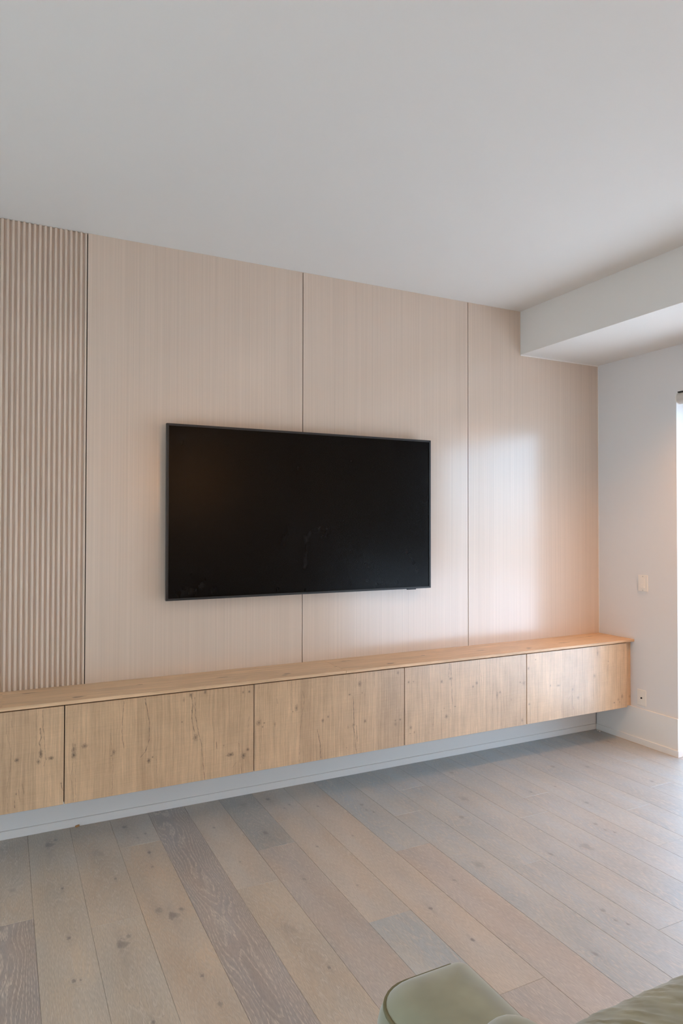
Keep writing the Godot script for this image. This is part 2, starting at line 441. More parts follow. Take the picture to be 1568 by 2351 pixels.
# rustic oak laminate: upright boards, fine grain, knots and cracks, faint saw marks running across
func paint_door(i: int) -> void:
	var rng := RandomNumberGenerator.new()
	rng.seed = 700 + i
	var streak := noise(10 + i, 3)
	var fine := noise(40 + i, 2)
	var saw := noise(70 + i, 2)
	var cloud := noise(90 + i, 3)
	var light := PackedFloat32Array()
	light.resize(DOOR_PX * DOOR_PY)
	var relief := PackedFloat32Array()
	relief.resize(DOOR_PX * DOOR_PY)
	var dark := PackedFloat32Array()
	dark.resize(DOOR_PX * DOOR_PY)
	var boards: Array = DOOR_BOARDS[i]
	var tone := []
	for k in boards.size() + 1:
		tone.append(rng.randf_range(-0.045, 0.045))
	for py in DOOR_PY:
		var y := py * DOOR_H / DOOR_PY
		for px in DOOR_PX:
			var x := px * DOOR_W / DOOR_PX
			var b := 0
			while b < boards.size() and x > boards[b]:
				b += 1
			var wob := x + 0.006 * cloud.get_noise_2d(x * 4.0 + b * 9.0, y * 3.0)
			var s := streak.get_noise_2d(wob * 75.0, y * 2.2 + b * 5.0)
			var f := fine.get_noise_2d(wob * 420.0, y * 22.0)
			var w := saw.get_noise_2d(x * 5.0, y * 260.0 + 1.5 * x)
			var c := cloud.get_noise_2d(x * 7.0 + 20.0, y * 5.0)
			light[py * DOOR_PX + px] = 1.0 + tone[b] + 0.10 * s + 0.04 * f + 0.034 * w + 0.05 * c
			relief[py * DOOR_PX + px] = 0.5 + 0.30 * w + 0.10 * f
	for k in DOOR_KNOTS[i]:
		var kx: float = k[0]
		var ky: float = k[1]
		var rx: float = k[2]
		var ry: float = k[3]
		var reach := 2.6
		for py in range(maxi(0, int((ky - ry * reach) / DOOR_H * DOOR_PY)), mini(DOOR_PY, int((ky + ry * reach) / DOOR_H * DOOR_PY) + 1)):
			for px in range(maxi(0, int((kx - rx * reach) / DOOR_W * DOOR_PX)), mini(DOOR_PX, int((kx + rx * reach) / DOOR_W * DOOR_PX) + 1)):
				var ux := (px * DOOR_W / DOOR_PX - kx) / rx
				var uy := (py * DOOR_H / DOOR_PY - ky) / ry
				var jag := 1.0 + 0.5 * cloud.get_noise_2d(ux * 1.4 + kx * 90.0, uy * 1.4 + ky * 90.0)
				var r := sqrt(ux * ux + uy * uy) * jag
				var core := smoothstep(1.15, 0.35, r) * (0.75 + 0.35 * sin(r * 9.0))
				var halo := 0.22 * exp(-r * r * 0.7) * (0.6 + 0.4 * sin(r * 11.0))
				var at := py * DOOR_PX + px
				dark[at] = maxf(dark[at], clampf(k[4] * (0.78 * core + halo), 0.0, 1.0))
	for crack in DOOR_CRACKS[i]:
		var half: float = crack[1] * 0.0007
		var pts: Array = crack[2]
		for s in pts.size() - 1:
			var a: Vector2 = pts[s]
			var z: Vector2 = pts[s + 1]
			var steps := int(a.distance_to(z) / 0.0006) + 1
			for q in steps:
				var p := a.lerp(z, float(q) / steps)
				p.x += 0.0022 * cloud.get_noise_2d(p.y * 26.0, a.x * 40.0)
				var strength: float = crack[0] * (0.55 + 0.65 * cloud.get_noise_2d(p.y * 34.0 + 7.0, a.x * 30.0))
				var wide: float = half * (1.0 + 0.9 * cloud.get_noise_2d(p.y * 60.0, a.x * 50.0 + 3.0))
				var py := int(p.y / DOOR_H * DOOR_PY)
				if py < 0 or py >= DOOR_PY:
					continue
				for dx in range(-4, 5):
					var px := int(p.x / DOOR_W * DOOR_PX) + dx
					if px < 0 or px >= DOOR_PX:
						continue
					var off := absf(px * DOOR_W / DOOR_PX - p.x)
					var d := clampf(strength * smoothstep(wide + 0.0012, wide * 0.4, off), 0.0, 1.0)
					dark[py * DOOR_PX + px] = maxf(dark[py * DOOR_PX + px], d)
					relief[py * DOOR_PX + px] -= 0.5 * d
	var rgb := PackedByteArray()
	rgb.resize(DOOR_PX * DOOR_PY * 3)
	var grey := PackedByteArray()
	grey.resize(DOOR_PX * DOOR_PY)
	for at in DOOR_PX * DOOR_PY:
		var l := light[at]
		var d := dark[at]
		rgb[at * 3] = byte(lerpf(OAK.r * l, 0.27, d * 0.9))
		rgb[at * 3 + 1] = byte(lerpf(OAK.g * (l * 1.06 - 0.06), 0.215, d * 0.9))
		rgb[at * 3 + 2] = byte(lerpf(OAK.b * (l * 1.12 - 0.12), 0.175, d * 0.9))
		grey[at] = byte(relief[at])
	door_albedo[i] = Image.create_from_data(DOOR_PX, DOOR_PY, false, Image.FORMAT_RGB8, rgb)
	door_height[i] = Image.create_from_data(DOOR_PX, DOOR_PY, false, Image.FORMAT_L8, grey)


const OAK := Color(0.765, 0.64, 0.505)
const COUNTER_PX := 2048
const COUNTER_PY := 288
var counter_albedo: Image

# the same oak with its grain running along the counter (2.44 m by 0.343 m)
func paint_counter() -> void:
	var streak := noise(210, 3)
	var fine := noise(211, 2)
	var cloud := noise(212, 3)
	var rgb := PackedByteArray()
	rgb.resize(COUNTER_PX * COUNTER_PY * 3)
	var spots := [[1.05, 0.169, 0.03, 0.006], [0.322, 0.26, 0.028, 0.008], [1.39, 0.244, 0.022, 0.009], [1.37, 0.27, 0.016, 0.005], [0.624, 0.142, 0.014, 0.006], [1.75, 0.2, 0.05, 0.006], [2.1, 0.09, 0.03, 0.005], [0.12, 0.08, 0.04, 0.005]]
	for py in COUNTER_PY:
		var y := py * 0.343 / COUNTER_PY
		for px in COUNTER_PX:
			var x := px * 2.44 / COUNTER_PX
			var wob := y + 0.008 * cloud.get_noise_2d(x * 2.2, y * 6.0)
			var l := 1.10 + 0.13 * streak.get_noise_2d(wob * 60.0, x * 1.6) + 0.035 * fine.get_noise_2d(wob * 330.0, x * 16.0) + 0.04 * cloud.get_noise_2d(x * 4.0, y * 8.0 + 30.0)
			var d := 0.0
			for s in spots:
				var ux: float = (x - s[0]) / s[2]
				var uy: float = (y - s[1]) / s[3]
				var r := ux * ux + uy * uy
				if r < 4.0:
					d = maxf(d, 0.75 * smoothstep(0.1, 0.65, streak.get_noise_2d(wob * 160.0, x * 14.0) + 0.75 - 0.5 * r))
			var at := (py * COUNTER_PX + px) * 3
			rgb[at] = byte(lerpf(OAK.r * l, 0.36, d))
			rgb[at + 1] = byte(lerpf(OAK.g * (l * 1.06 - 0.06), 0.29, d))
			rgb[at + 2] = byte(lerpf(OAK.b * (l * 1.12 - 0.12), 0.23, d))
	counter_albedo = Image.create_from_data(COUNTER_PX, COUNTER_PY, false, Image.FORMAT_RGB8, rgb)


# ---- floor boards: ten boards side by side in each picture, 2.1 m long
const STRIP := 200
const BOARD_PY := 1024
const BOARD_LONG := 2.1
# colour, middle of the arches, their sharpness, drift along the board, lines, how pale the lines are, knots (across, along, size, darkness)
const BOARDS := [
	[Color(0.700, 0.615, 0.535), 0.45, 2.2, 1.2, 5.0, 0.55, [[0.62, 0.52, 0.012, 0.3]]],
	[Color(0.720, 0.635, 0.550), 0.62, 3.0, -0.9, 4.0, 0.40, [[0.45, 0.155, 0.020, 0.75], [0.62, 0.115, 0.010, 0.6], [0.60, 0.60, 0.006, 0.9], [0.58, 0.98, 0.007, 0.9], [0.55, 1.24, 0.007, 0.9], [0.66, 1.245, 0.004, 0.7]]],
	[Color(0.715, 0.620, 0.530), 0.50, 2.4, 0.8, 6.0, 0.40, [[0.48, 0.35, 0.028, 0.28], [0.70, 0.62, 0.006, 0.8]]],
	[Color(0.725, 0.615, 0.515), 0.55, 1.0, 0.5, 6.0, 0.22, [[0.62, 0.10, 0.009, 0.9], [0.55, 0.24, 0.006, 0.7], [0.55, 0.66, 0.018, 0.8], [0.32, 0.60, 0.016, 0.5], [0.75, 0.63, 0.010, 0.7], [0.60, 1.06, 0.007, 0.8], [0.68, 1.22, 0.009, 0.6], [0.36, 1.42, 0.013, 0.8]]],
	[Color(0.575, 0.505, 0.475), 0.40, 3.0, 1.5, 1.9, 0.55, []],
	[Color(0.705, 0.625, 0.560), 0.52, 2.0, -1.1, 6.0, 0.32, [[0.40, 0.33, 0.006, 0.7], [0.45, 0.72, 0.005, 0.6], [0.40, 1.42, 0.008, 0.9], [0.52, 1.66, 0.007, 0.9]]],
	[Color(0.560, 0.535, 0.515), 0.60, 1.2, 0.6, 6.0, 0.25, [[0.50, 0.50, 0.014, 0.6], [0.55, 0.13, 0.018, 0.3]]],
	[Color(0.700, 0.620, 0.555), 0.48, 2.8, 0.9, 6.5, 0.34, [[0.30, 0.12, 0.012, 0.7], [0.72, 0.24, 0.007, 0.6], [0.50, 0.27, 0.006, 0.6]]],
	[Color(0.645, 0.570, 0.525), 0.40, 0.7, 0.4, 7.0, 0.28, [[0.5, 0.33, 0.007, 0.6]]],
	[Color(0.665, 0.610, 0.560), 0.55, 1.5, -0.6, 6.0, 0.28, [[0.42, 0.60, 0.022, 0.35], [0.30, 1.30, 0.009, 0.6]]],
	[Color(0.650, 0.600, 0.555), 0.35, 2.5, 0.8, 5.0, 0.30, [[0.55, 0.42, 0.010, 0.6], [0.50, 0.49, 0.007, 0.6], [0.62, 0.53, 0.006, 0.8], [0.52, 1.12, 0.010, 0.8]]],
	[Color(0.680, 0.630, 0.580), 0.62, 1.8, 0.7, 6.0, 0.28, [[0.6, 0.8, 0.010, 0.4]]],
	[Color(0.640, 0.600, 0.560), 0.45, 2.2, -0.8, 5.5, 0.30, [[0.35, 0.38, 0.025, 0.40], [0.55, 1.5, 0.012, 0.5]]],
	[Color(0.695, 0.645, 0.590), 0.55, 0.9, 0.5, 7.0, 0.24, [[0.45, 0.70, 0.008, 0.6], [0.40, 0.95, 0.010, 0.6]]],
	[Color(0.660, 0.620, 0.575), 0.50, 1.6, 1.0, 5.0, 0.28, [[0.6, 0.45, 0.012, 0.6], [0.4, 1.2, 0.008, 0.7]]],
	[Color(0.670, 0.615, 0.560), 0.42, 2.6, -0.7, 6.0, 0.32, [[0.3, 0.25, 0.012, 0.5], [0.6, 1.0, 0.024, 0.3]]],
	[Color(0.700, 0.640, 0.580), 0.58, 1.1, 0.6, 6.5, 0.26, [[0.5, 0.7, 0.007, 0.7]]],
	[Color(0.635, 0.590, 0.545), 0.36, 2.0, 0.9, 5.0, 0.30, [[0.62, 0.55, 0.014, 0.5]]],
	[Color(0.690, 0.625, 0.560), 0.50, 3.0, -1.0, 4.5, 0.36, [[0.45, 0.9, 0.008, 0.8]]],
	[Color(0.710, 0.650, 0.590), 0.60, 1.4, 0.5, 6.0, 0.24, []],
]
var board_albedo := [null, null]
var board_height := [null, null]
var board_rgb := []
var board_grey := []

func paint_board(b: int) -> void:
	var look: Array = BOARDS[b]
	var low := noise(300 + b, 2)
	var mid := noise(340 + b, 3)
	var fine := noise(380 + b, 1)
	var patch := noise(420 + b, 2)
	var base: Color = look[0].lerp(Color(0.70, 0.68, 0.655), 0.35) if b < 9 else look[0].lerp(Color(0.625, 0.635, 0.64), 0.72)  # later boards greyed further, partly window sheen put into their colour
	var knots: Array = look[6]
	var rgb := PackedByteArray()
	rgb.resize(STRIP * BOARD_PY * 3)
	var grey := PackedByteArray()
	grey.resize(STRIP * BOARD_PY)
	for py in BOARD_PY:
		var z := py * BOARD_LONG / BOARD_PY
		var near := []
		for k in knots:
			if absf(z - k[1]) < k[2] * 11.0:
				near.append(k)
		for px in STRIP:
			var x := px * PLANK / STRIP
			var q: float = (px / float(STRIP) - look[1]) * 2.0
			var m := mid.get_noise_2d(x * 46.0, z * 6.0)
			var ph: float = look[2] * q * q + look[3] * z + 1.2 * low.get_noise_2d(x * 8.0, z * 1.5) + 0.20 * m
			var d := 0.0
			for k in near:
				var ux: float = (x - k[0] * PLANK) / k[2]
				var uy: float = (z - k[1]) / (k[2] * 1.25)
				var r := ux * ux + uy * uy
				ph += 0.8 * exp(-r * 0.10)
				var jag := 1.0 + 1.1 * mid.get_noise_2d(ux * 0.8 + k[1] * 50.0, uy * 0.8)
				var streak := 0.20 * exp(-ux * ux * 0.8) * exp(-uy * uy * 0.035)
				d = maxf(d, k[3] * (0.46 * smoothstep(1.7, 0.0, r * jag) + streak * (0.7 + 0.6 * m)))
			var ring: float = fposmod(ph * look[4] * (1.0 if b == 4 else 0.52), 1.0)
			var f := fine.get_noise_2d(x * 620.0, z * 30.0)
			var line := smoothstep(0.45, 0.88, ring) * smoothstep(1.0, 0.92, ring) * clampf(0.75 + 0.9 * f, 0.0, 1.3)
			var p := patch.get_noise_2d(x * 5.0, z * 1.6 + b * 7.0)
			var l: float = 1.06 + 0.075 * f + 0.06 * p - 0.15 * ring * (0.3 + look[5])
			var pale: float = clampf(line * (0.32 + look[5]) * 0.95, 0.0, 1.0)
			var warm := 0.020 * patch.get_noise_2d(x * 7.0 + 40.0, z * 2.0)
			var at := py * STRIP + px
			rgb[at * 3] = byte(lerpf(lerpf((base.r * 0.982 + warm) * l, 0.80, pale), 0.31, d))
			rgb[at * 3 + 1] = byte(lerpf(lerpf(base.g * l, 0.755, pale), 0.285, d))
			rgb[at * 3 + 2] = byte(lerpf(lerpf((base.b - warm) * l, 0.70, pale), 0.28, d))
			grey[at] = byte(0.5 + 0.28 * f - 0.22 * line)
	board_rgb[b] = rgb
	board_grey[b] = grey


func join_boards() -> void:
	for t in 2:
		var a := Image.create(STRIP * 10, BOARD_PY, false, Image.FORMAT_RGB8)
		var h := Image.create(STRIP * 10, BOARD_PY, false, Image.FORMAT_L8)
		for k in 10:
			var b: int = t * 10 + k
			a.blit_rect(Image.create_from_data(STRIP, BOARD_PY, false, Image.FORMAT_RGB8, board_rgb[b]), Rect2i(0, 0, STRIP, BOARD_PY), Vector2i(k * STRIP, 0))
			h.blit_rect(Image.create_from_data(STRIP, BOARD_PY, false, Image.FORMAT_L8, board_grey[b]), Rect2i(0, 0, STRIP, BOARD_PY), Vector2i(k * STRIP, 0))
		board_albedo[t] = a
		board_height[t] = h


const PANEL := Color(0.84, 0.763, 0.692)
var panel_albedo: Image
var panel_height: Image

# fine upright lines of the panel laminate, 1.22 m wide
func paint_panel() -> void:
	var w := 2048
	var h := 192
	var a := noise(500, 2)
	var b := noise(501, 2)
	var c := noise(502, 2)
	var rgb := PackedByteArray()
	rgb.resize(w * h * 3)
	var grey := PackedByteArray()
	grey.resize(w * h)
	for py in h:
		for px in w:
			var s := 0.55 * a.get_noise_2d(px * 0.42, py * 0.010) + 0.55 * b.get_noise_2d(px * 0.15, py * 0.006 + 9.0) + 0.4 * c.get_noise_2d(px * 0.035, py * 0.004 + 30.0)
			var l := 1.0 + 0.055 * s
			var at := py * w + px
			rgb[at * 3] = byte(PANEL.r * l)
			rgb[at * 3 + 1] = byte(PANEL.g * (l * 1.05 - 0.05))
			rgb[at * 3 + 2] = byte(PANEL.b * (l * 1.1 - 0.1))
			grey[at] = byte(0.5 + 0.45 * s)
	panel_albedo = Image.create_from_data(w, h, false, Image.FORMAT_RGB8, rgb)
	panel_height = Image.create_from_data(w, h, false, Image.FORMAT_L8, grey)


var screen_albedo: Image

# the dark screen with the finger smears that show on it
func paint_screen() -> void:
	var w := 896
	var h := 504
	var n := noise(600, 3)
	var smear := PackedFloat32Array()
	smear.resize(w * h)
	# strength, half width in pixels, points
	var strokes := [
		[0.9, 5.0, [Vector2(0.480, 0.655), Vector2(0.485, 0.70), Vector2(0.483, 0.76), Vector2(0.476, 0.84)]],
		[0.5, 5.0, [Vector2(0.478, 0.66), Vector2(0.50, 0.625), Vector2(0.53, 0.60), Vector2(0.56, 0.605)]],
		[0.9, 4.0, [Vector2(0.562, 0.585), Vector2(0.566, 0.615), Vector2(0.555, 0.645), Vector2(0.545, 0.655)]],
		[0.35, 6.0, [Vector2(0.415, 0.59), Vector2(0.405, 0.64), Vector2(0.392, 0.70)]],
		[0.9, 2.0, [Vector2(0.997, 0.375), Vector2(0.989, 0.41)]],
		[0.25, 7.0, [Vector2(0.90, 0.755), Vector2(0.93, 0.84), Vector2(0.95, 0.90)]],
		[0.8, 1.6, [Vector2(0.760, 0.975), Vector2(0.767, 0.965), Vector2(0.774, 0.972)]],
		[0.3, 4.0, [Vector2(0.72, 0.83), Vector2(0.745, 0.87)]],
	]
	var dots := [[0.11, 0.935, 8.0, 0.6], [0.08, 0.965, 10.0, 0.45], [0.15, 0.965, 9.0, 0.4], [0.03, 0.975, 9.0, 0.5], [0.12, 0.90, 3.0, 0.5], [0.055, 0.945, 6.0, 0.35], [0.725, 0.945, 5.0, 0.4], [0.66, 0.96, 6.0, 0.35], [0.48, 0.985, 5.0, 0.3], [0.37, 0.975, 8.0, 0.25], [0.075, 0.865, 1.6, 0.9], [0.045, 0.10, 7.0, 0.22], [0.66, 0.155, 3.0, 0.5], [0.45, 0.22, 4.0, 0.3], [0.86, 0.085, 4.0, 0.3], [0.997, 0.50, 3.0, 0.6], [0.452, 0.80, 6.0, 0.2], [0.795, 0.97, 7.0, 0.25], [0.86, 0.965, 8.0, 0.25]]
	for s in strokes:
		var pts: Array = s[2]
		for k in pts.size() - 1:
			for q in 60:
				var p: Vector2 = pts[k].lerp(pts[k + 1], q / 60.0) * Vector2(w, h)
				for dy in range(-9, 10):
					for dx in range(-9, 10):
						var x := int(p.x) + dx
						var y := int(p.y) + dy
						if x < 0 or y < 0 or x >= w or y >= h:
							continue
						var v: float = s[0] * exp(-(dx * dx + dy * dy) / (s[1] * s[1] * 1.1))
						smear[y * w + x] = maxf(smear[y * w + x], v)
	for s in dots:
		var r: float = s[2]
		for dy in range(-20, 21):
			for dx in range(-20, 21):
				var x := int(s[0] * w) + dx
				var y := int(s[1] * h) + dy
				if x < 0 or y < 0 or x >= w or y >= h:
					continue
				smear[y * w + x] = maxf(smear[y * w + x], s[3] * exp(-(dx * dx + dy * dy) / (r * r)))
	var rgb := PackedByteArray()
	rgb.resize(w * h * 3)
	for y in h:
		for x in w:
			var v := smear[y * w + x]
			if v > 0.004:
				v *= clampf(0.45 + 1.3 * n.get_noise_2d(x * 0.11, y * 0.035), 0.0, 1.2)
			rgb[(y * w + x) * 3] = byte(0.036 + 0.085 * v)
			rgb[(y * w + x) * 3 + 1] = byte(0.036 + 0.085 * v)
			rgb[(y * w + x) * 3 + 2] = byte(0.037 + 0.085 * v)
	screen_albedo = Image.create_from_data(w, h, false, Image.FORMAT_RGB8, rgb)


func paint_job(i: int) -> void:
	if i < 5:
		paint_door(i)
	elif i < 25:
		paint_board(i - 5)
	elif i == 25:
		paint_counter()
	elif i == 26:
		paint_panel()
	else:
		paint_screen()


func paint_jobs(list: Array) -> void:
	for i in list:
		paint_job(i)


func make_materials() -> void:
	door_albedo.resize(5)
	door_height.resize(5)
	board_rgb.resize(20)
	board_grey.resize(20)
	var order := [25, 0, 1, 2, 3, 4, 26, 27]
	for i in 20:
		order.append(5 + i)
	var crew := []
	for t in 4:
		var mine := []
		for k in range(t, order.size(), 4):
			mine.append(order[k])
		var worker := Thread.new()
		worker.start(paint_jobs.bind(mine))
		crew.append(worker)
	for worker in crew:
		worker.wait_to_finish()
	join_boards()
	for i in 5:
		M["door_%d" % i] = textured(door_albedo[i], 0.33, 0.7, door_height[i], 0.010)
	M.counter = textured(counter_albedo, 0.42)
	for t in 2:
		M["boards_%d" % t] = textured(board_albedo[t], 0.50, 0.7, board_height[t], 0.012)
	M.panel = textured(panel_albedo, 0.20, 0.7, panel_height, 0.0015)
	M.rib = textured(panel_albedo, 0.24, 0.7)
	for k in ["door_0", "door_1", "door_2", "door_3", "door_4", "panel", "rib", "boards_0", "boards_1"]:
		M[k].clearcoat_enabled = true
		M[k].clearcoat = 0.7 if k.begins_with("boards") else 0.4 if k.begins_with("door") else 0.12
		M[k].clearcoat_roughness = 0.45 if k.begins_with("boards") else 0.26
	M.screen = textured(screen_albedo, 0.24, 0.24)
	M.wall = plain(Color(0.89, 0.88, 0.87), 0.7, 0.35)
	M.ceiling = plain(Color(0.91, 0.892, 0.865), 0.9, 0.2)
	M.trim = plain(Color(0.93, 0.912, 0.885), 0.28, 0.6)
	M.groove = plain(Color(0.045, 0.04, 0.038), 0.9, 0.2)
	M.subfloor = plain(Color(0.33, 0.27, 0.22), 0.9)
	M.carcass = plain(Color(0.30, 0.23, 0.17), 0.8)
	M.bezel = plain(Color(0.135, 0.14, 0.148), 0.42, 0.5)
	M.black = plain(Color(0.03, 0.03, 0.03), 0.5)
	M.white_plastic = plain(Color(0.93, 0.905, 0.865), 0.35)
	M.metal_white = plain(Color(0.88, 0.88, 0.88), 0.4)
	M.steel = plain(Color(0.62, 0.62, 0.62), 0.35)
	M.steel.metallic = 0.9
	M.shade_cloth = plain(Color(0.86, 0.84, 0.81), 0.8)
	M.shade_cloth.backlight_enabled = true
	M.shade_cloth.backlight = Color(0.5, 0.49, 0.47)
	M.linen = plain(Color(0.975, 0.96, 0.925), 0.9)  # cream tint set to warm the blue daylight from the added left window
	M.linen.backlight_enabled = true
	M.linen.backlight = Color(1.0, 0.975, 0.93)
	M.deck = plain(Color(0.78, 0.805, 0.83), 0.9)
	M.leg_wood = plain(Color(0.24, 0.17, 0.12), 0.5)
	M.velvet = plain(Color(0.565, 0.56, 0.465), 0.75, 0.4)
	M.velvet.rim_enabled = true
	M.velvet.rim = 1.0
	M.velvet.rim_tint = 0.0
	var pile := noise(640, 3)
	pile.frequency = 0.012
	var pile_map := NoiseTexture2D.new()
	pile_map.noise = pile
	pile_map.width = 512
	pile_map.height = 512
	pile_map.seamless = true
	var pile_ramp := Gradient.new()
	pile_ramp.colors = PackedColorArray([Color(0.84, 0.84, 0.84), Color(1, 1, 1)])
	pile_map.color_ramp = pile_ramp
	M.velvet.albedo_texture = pile_map
	M.velvet.uv1_triplanar = true
	M.velvet.uv1_scale = Vector3(1.4, 1.4, 1.4)
	M.piping = plain(Color(0.44, 0.42, 0.32), 0.8, 0.3)
	M.glass = plain(Color(0.95, 0.98, 0.97, 0.06), 0.0)
	M.glass.transparency = BaseMaterial3D.TRANSPARENCY_ALPHA
	M.lamp = plain(Color(1, 0.95, 0.86), 0.5)
	M.lamp.emission_enabled = true
	M.lamp.emission = WARM
	M.lamp.emission_energy_multiplier = 4.0
	M.globe = M.lamp.duplicate()
	M.globe.emission_energy_multiplier = 130.0
	M.crumb = plain(Color(0.86, 0.85, 0.83), 0.9)
	M.chip = plain(Color(0.72, 0.53, 0.33), 0.8)


# ---------------------------------------------------------------- room shell

func build_shell() -> void:
	# the wall behind the panels, its face 30 mm behind theirs
	setting("wall_back", box_mesh(Vector3(ROOM_X0 - 0.15, -0.15, -0.18), Vector3(XR + 0.17, CEIL + 0.15, -0.03)), M.wall)
	var left := solid()
	left.box(Vector3(ROOM_X0 - 0.17, -0.15, -0.03), Vector3(ROOM_X0, CEIL + 0.15, LEFT_Z0))
	left.box(Vector3(ROOM_X0 - 0.17, -0.15, LEFT_Z1), Vector3(ROOM_X0, CEIL + 0.15, ROOM_Z1))
	left.box(Vector3(ROOM_X0 - 0.17, LEFT_Y, LEFT_Z0), Vector3(ROOM_X0, CEIL + 0.15, LEFT_Z1))
	left.box(Vector3(ROOM_X0 - 0.17, -0.15, LEFT_Z0), Vector3(ROOM_X0, -0.006, LEFT_Z1))
	setting("wall_left", left.mesh(), M.wall)
	var front := solid()
	front.box(Vector3(ROOM_X0 - 0.15, -0.15, ROOM_Z1), Vector3(BACK_X0, CEIL + 0.15, ROOM_Z1 + 0.17))
	front.box(Vector3(BACK_X1, -0.15, ROOM_Z1), Vector3(XR + 0.17, CEIL + 0.15, ROOM_Z1 + 0.17))
	front.box(Vector3(BACK_X0, BACK_Y, ROOM_Z1), Vector3(BACK_X1, CEIL + 0.15, ROOM_Z1 + 0.17))
	front.box(Vector3(BACK_X0, -0.15, ROOM_Z1), Vector3(BACK_X1, -0.006, ROOM_Z1 + 0.17))
	setting("wall_front", front.mesh(), M.wall)
	var right := solid()
	right.box(Vector3(XR, -0.15, -0.03), Vector3(XR + 0.17, CEIL + 0.15, OPEN_Z0))
	right.box(Vector3(XR, OPEN_Y, OPEN_Z0), Vector3(XR + 0.17, CEIL + 0.15, OPEN_Z1))
	right.box(Vector3(XR, -0.15, OPEN_Z0), Vector3(XR + 0.17, -0.006, OPEN_Z1))
	right.box(Vector3(XR, -0.15, OPEN_Z1), Vector3(XR + 0.17, CEIL + 0.15, ROOM_Z1))
	setting("wall_right", right.mesh(), M.wall)
	var top := solid()
	top.box(Vector3(ROOM_X0, CEIL, -0.03), Vector3(XR, CEIL + 0.15, ROOM_Z1))
	var c := setting("ceiling", top.mesh(), M.ceiling)
	part("soffit", box_mesh(Vector3(SOFFIT_X, SOFFIT_Y, -0.03), Vector3(XR, CEIL, ROOM_Z1)), M.ceiling, c)
	# baseboards: a tall flat board and a square shoe in front of it
	var tier := 0.2485
	var shoe := 0.041
	var b := setting("baseboard_back", box_mesh(Vector3(ROOM_X0, 0, -0.03), Vector3(XR - 0.012, tier, -0.022), 0.0015), M.trim)
	part("shoe_moulding", box_mesh(Vector3(ROOM_X0, 0, -0.022), Vector3(XR - 0.020, shoe, -0.0135), 0.0015), M.trim, b)
	var turn := func(out: float, thick: float, y: float) -> ArrayMesh:
		var s := solid()
		var x := XR - out
		var z := OPEN_Z0 + out - 0.005
		s.prism(PackedVector2Array([Vector2(-0.0135, x), Vector2(z, x), Vector2(z, XR + 0.07), Vector2(z - thick, XR + 0.07), Vector2(z - thick, x + thick), Vector2(-0.0135, x + thick)]), 1, 0.0, y)
		return s.mesh()
	var br := setting("baseboard_right", turn.call(0.012, 0.012, tier), M.trim)
	part("shoe_moulding", turn.call(0.020, 0.008, shoe), M.trim, br)
	# bead of filler where the panels meet the soffit and the right wall
	var bead := solid()
	bead.box(Vector3(SOFFIT_X, SOFFIT_Y - 0.007, 0.0), Vector3(XR, SOFFIT_Y, 0.004))
	bead.box(Vector3(XR - 0.003, COUNTER_Y, 0.0), Vector3(XR, SOFFIT_Y - 0.007, 0.003))
	setting("trim_1", bead.mesh(), M.trim)
	setting("terrace", box_mesh(Vector3(-12.0, -0.22, -6.0), Vector3(ROOM_X0 - 0.17, -0.03, ROOM_Z1 + 0.17)), M.deck)
	setting("terrace", box_mesh(Vector3(-12.0, -0.22, ROOM_Z1 + 0.17), Vector3(XR + 0.17, -0.03, ROOM_Z1 + 9.0)), M.deck)
	setting("terrace", box_mesh(Vector3(XR + 0.17, -0.22, -6.0), Vector3(XR + 9.0, -0.03, ROOM_Z1 + 9.0)), M.deck)


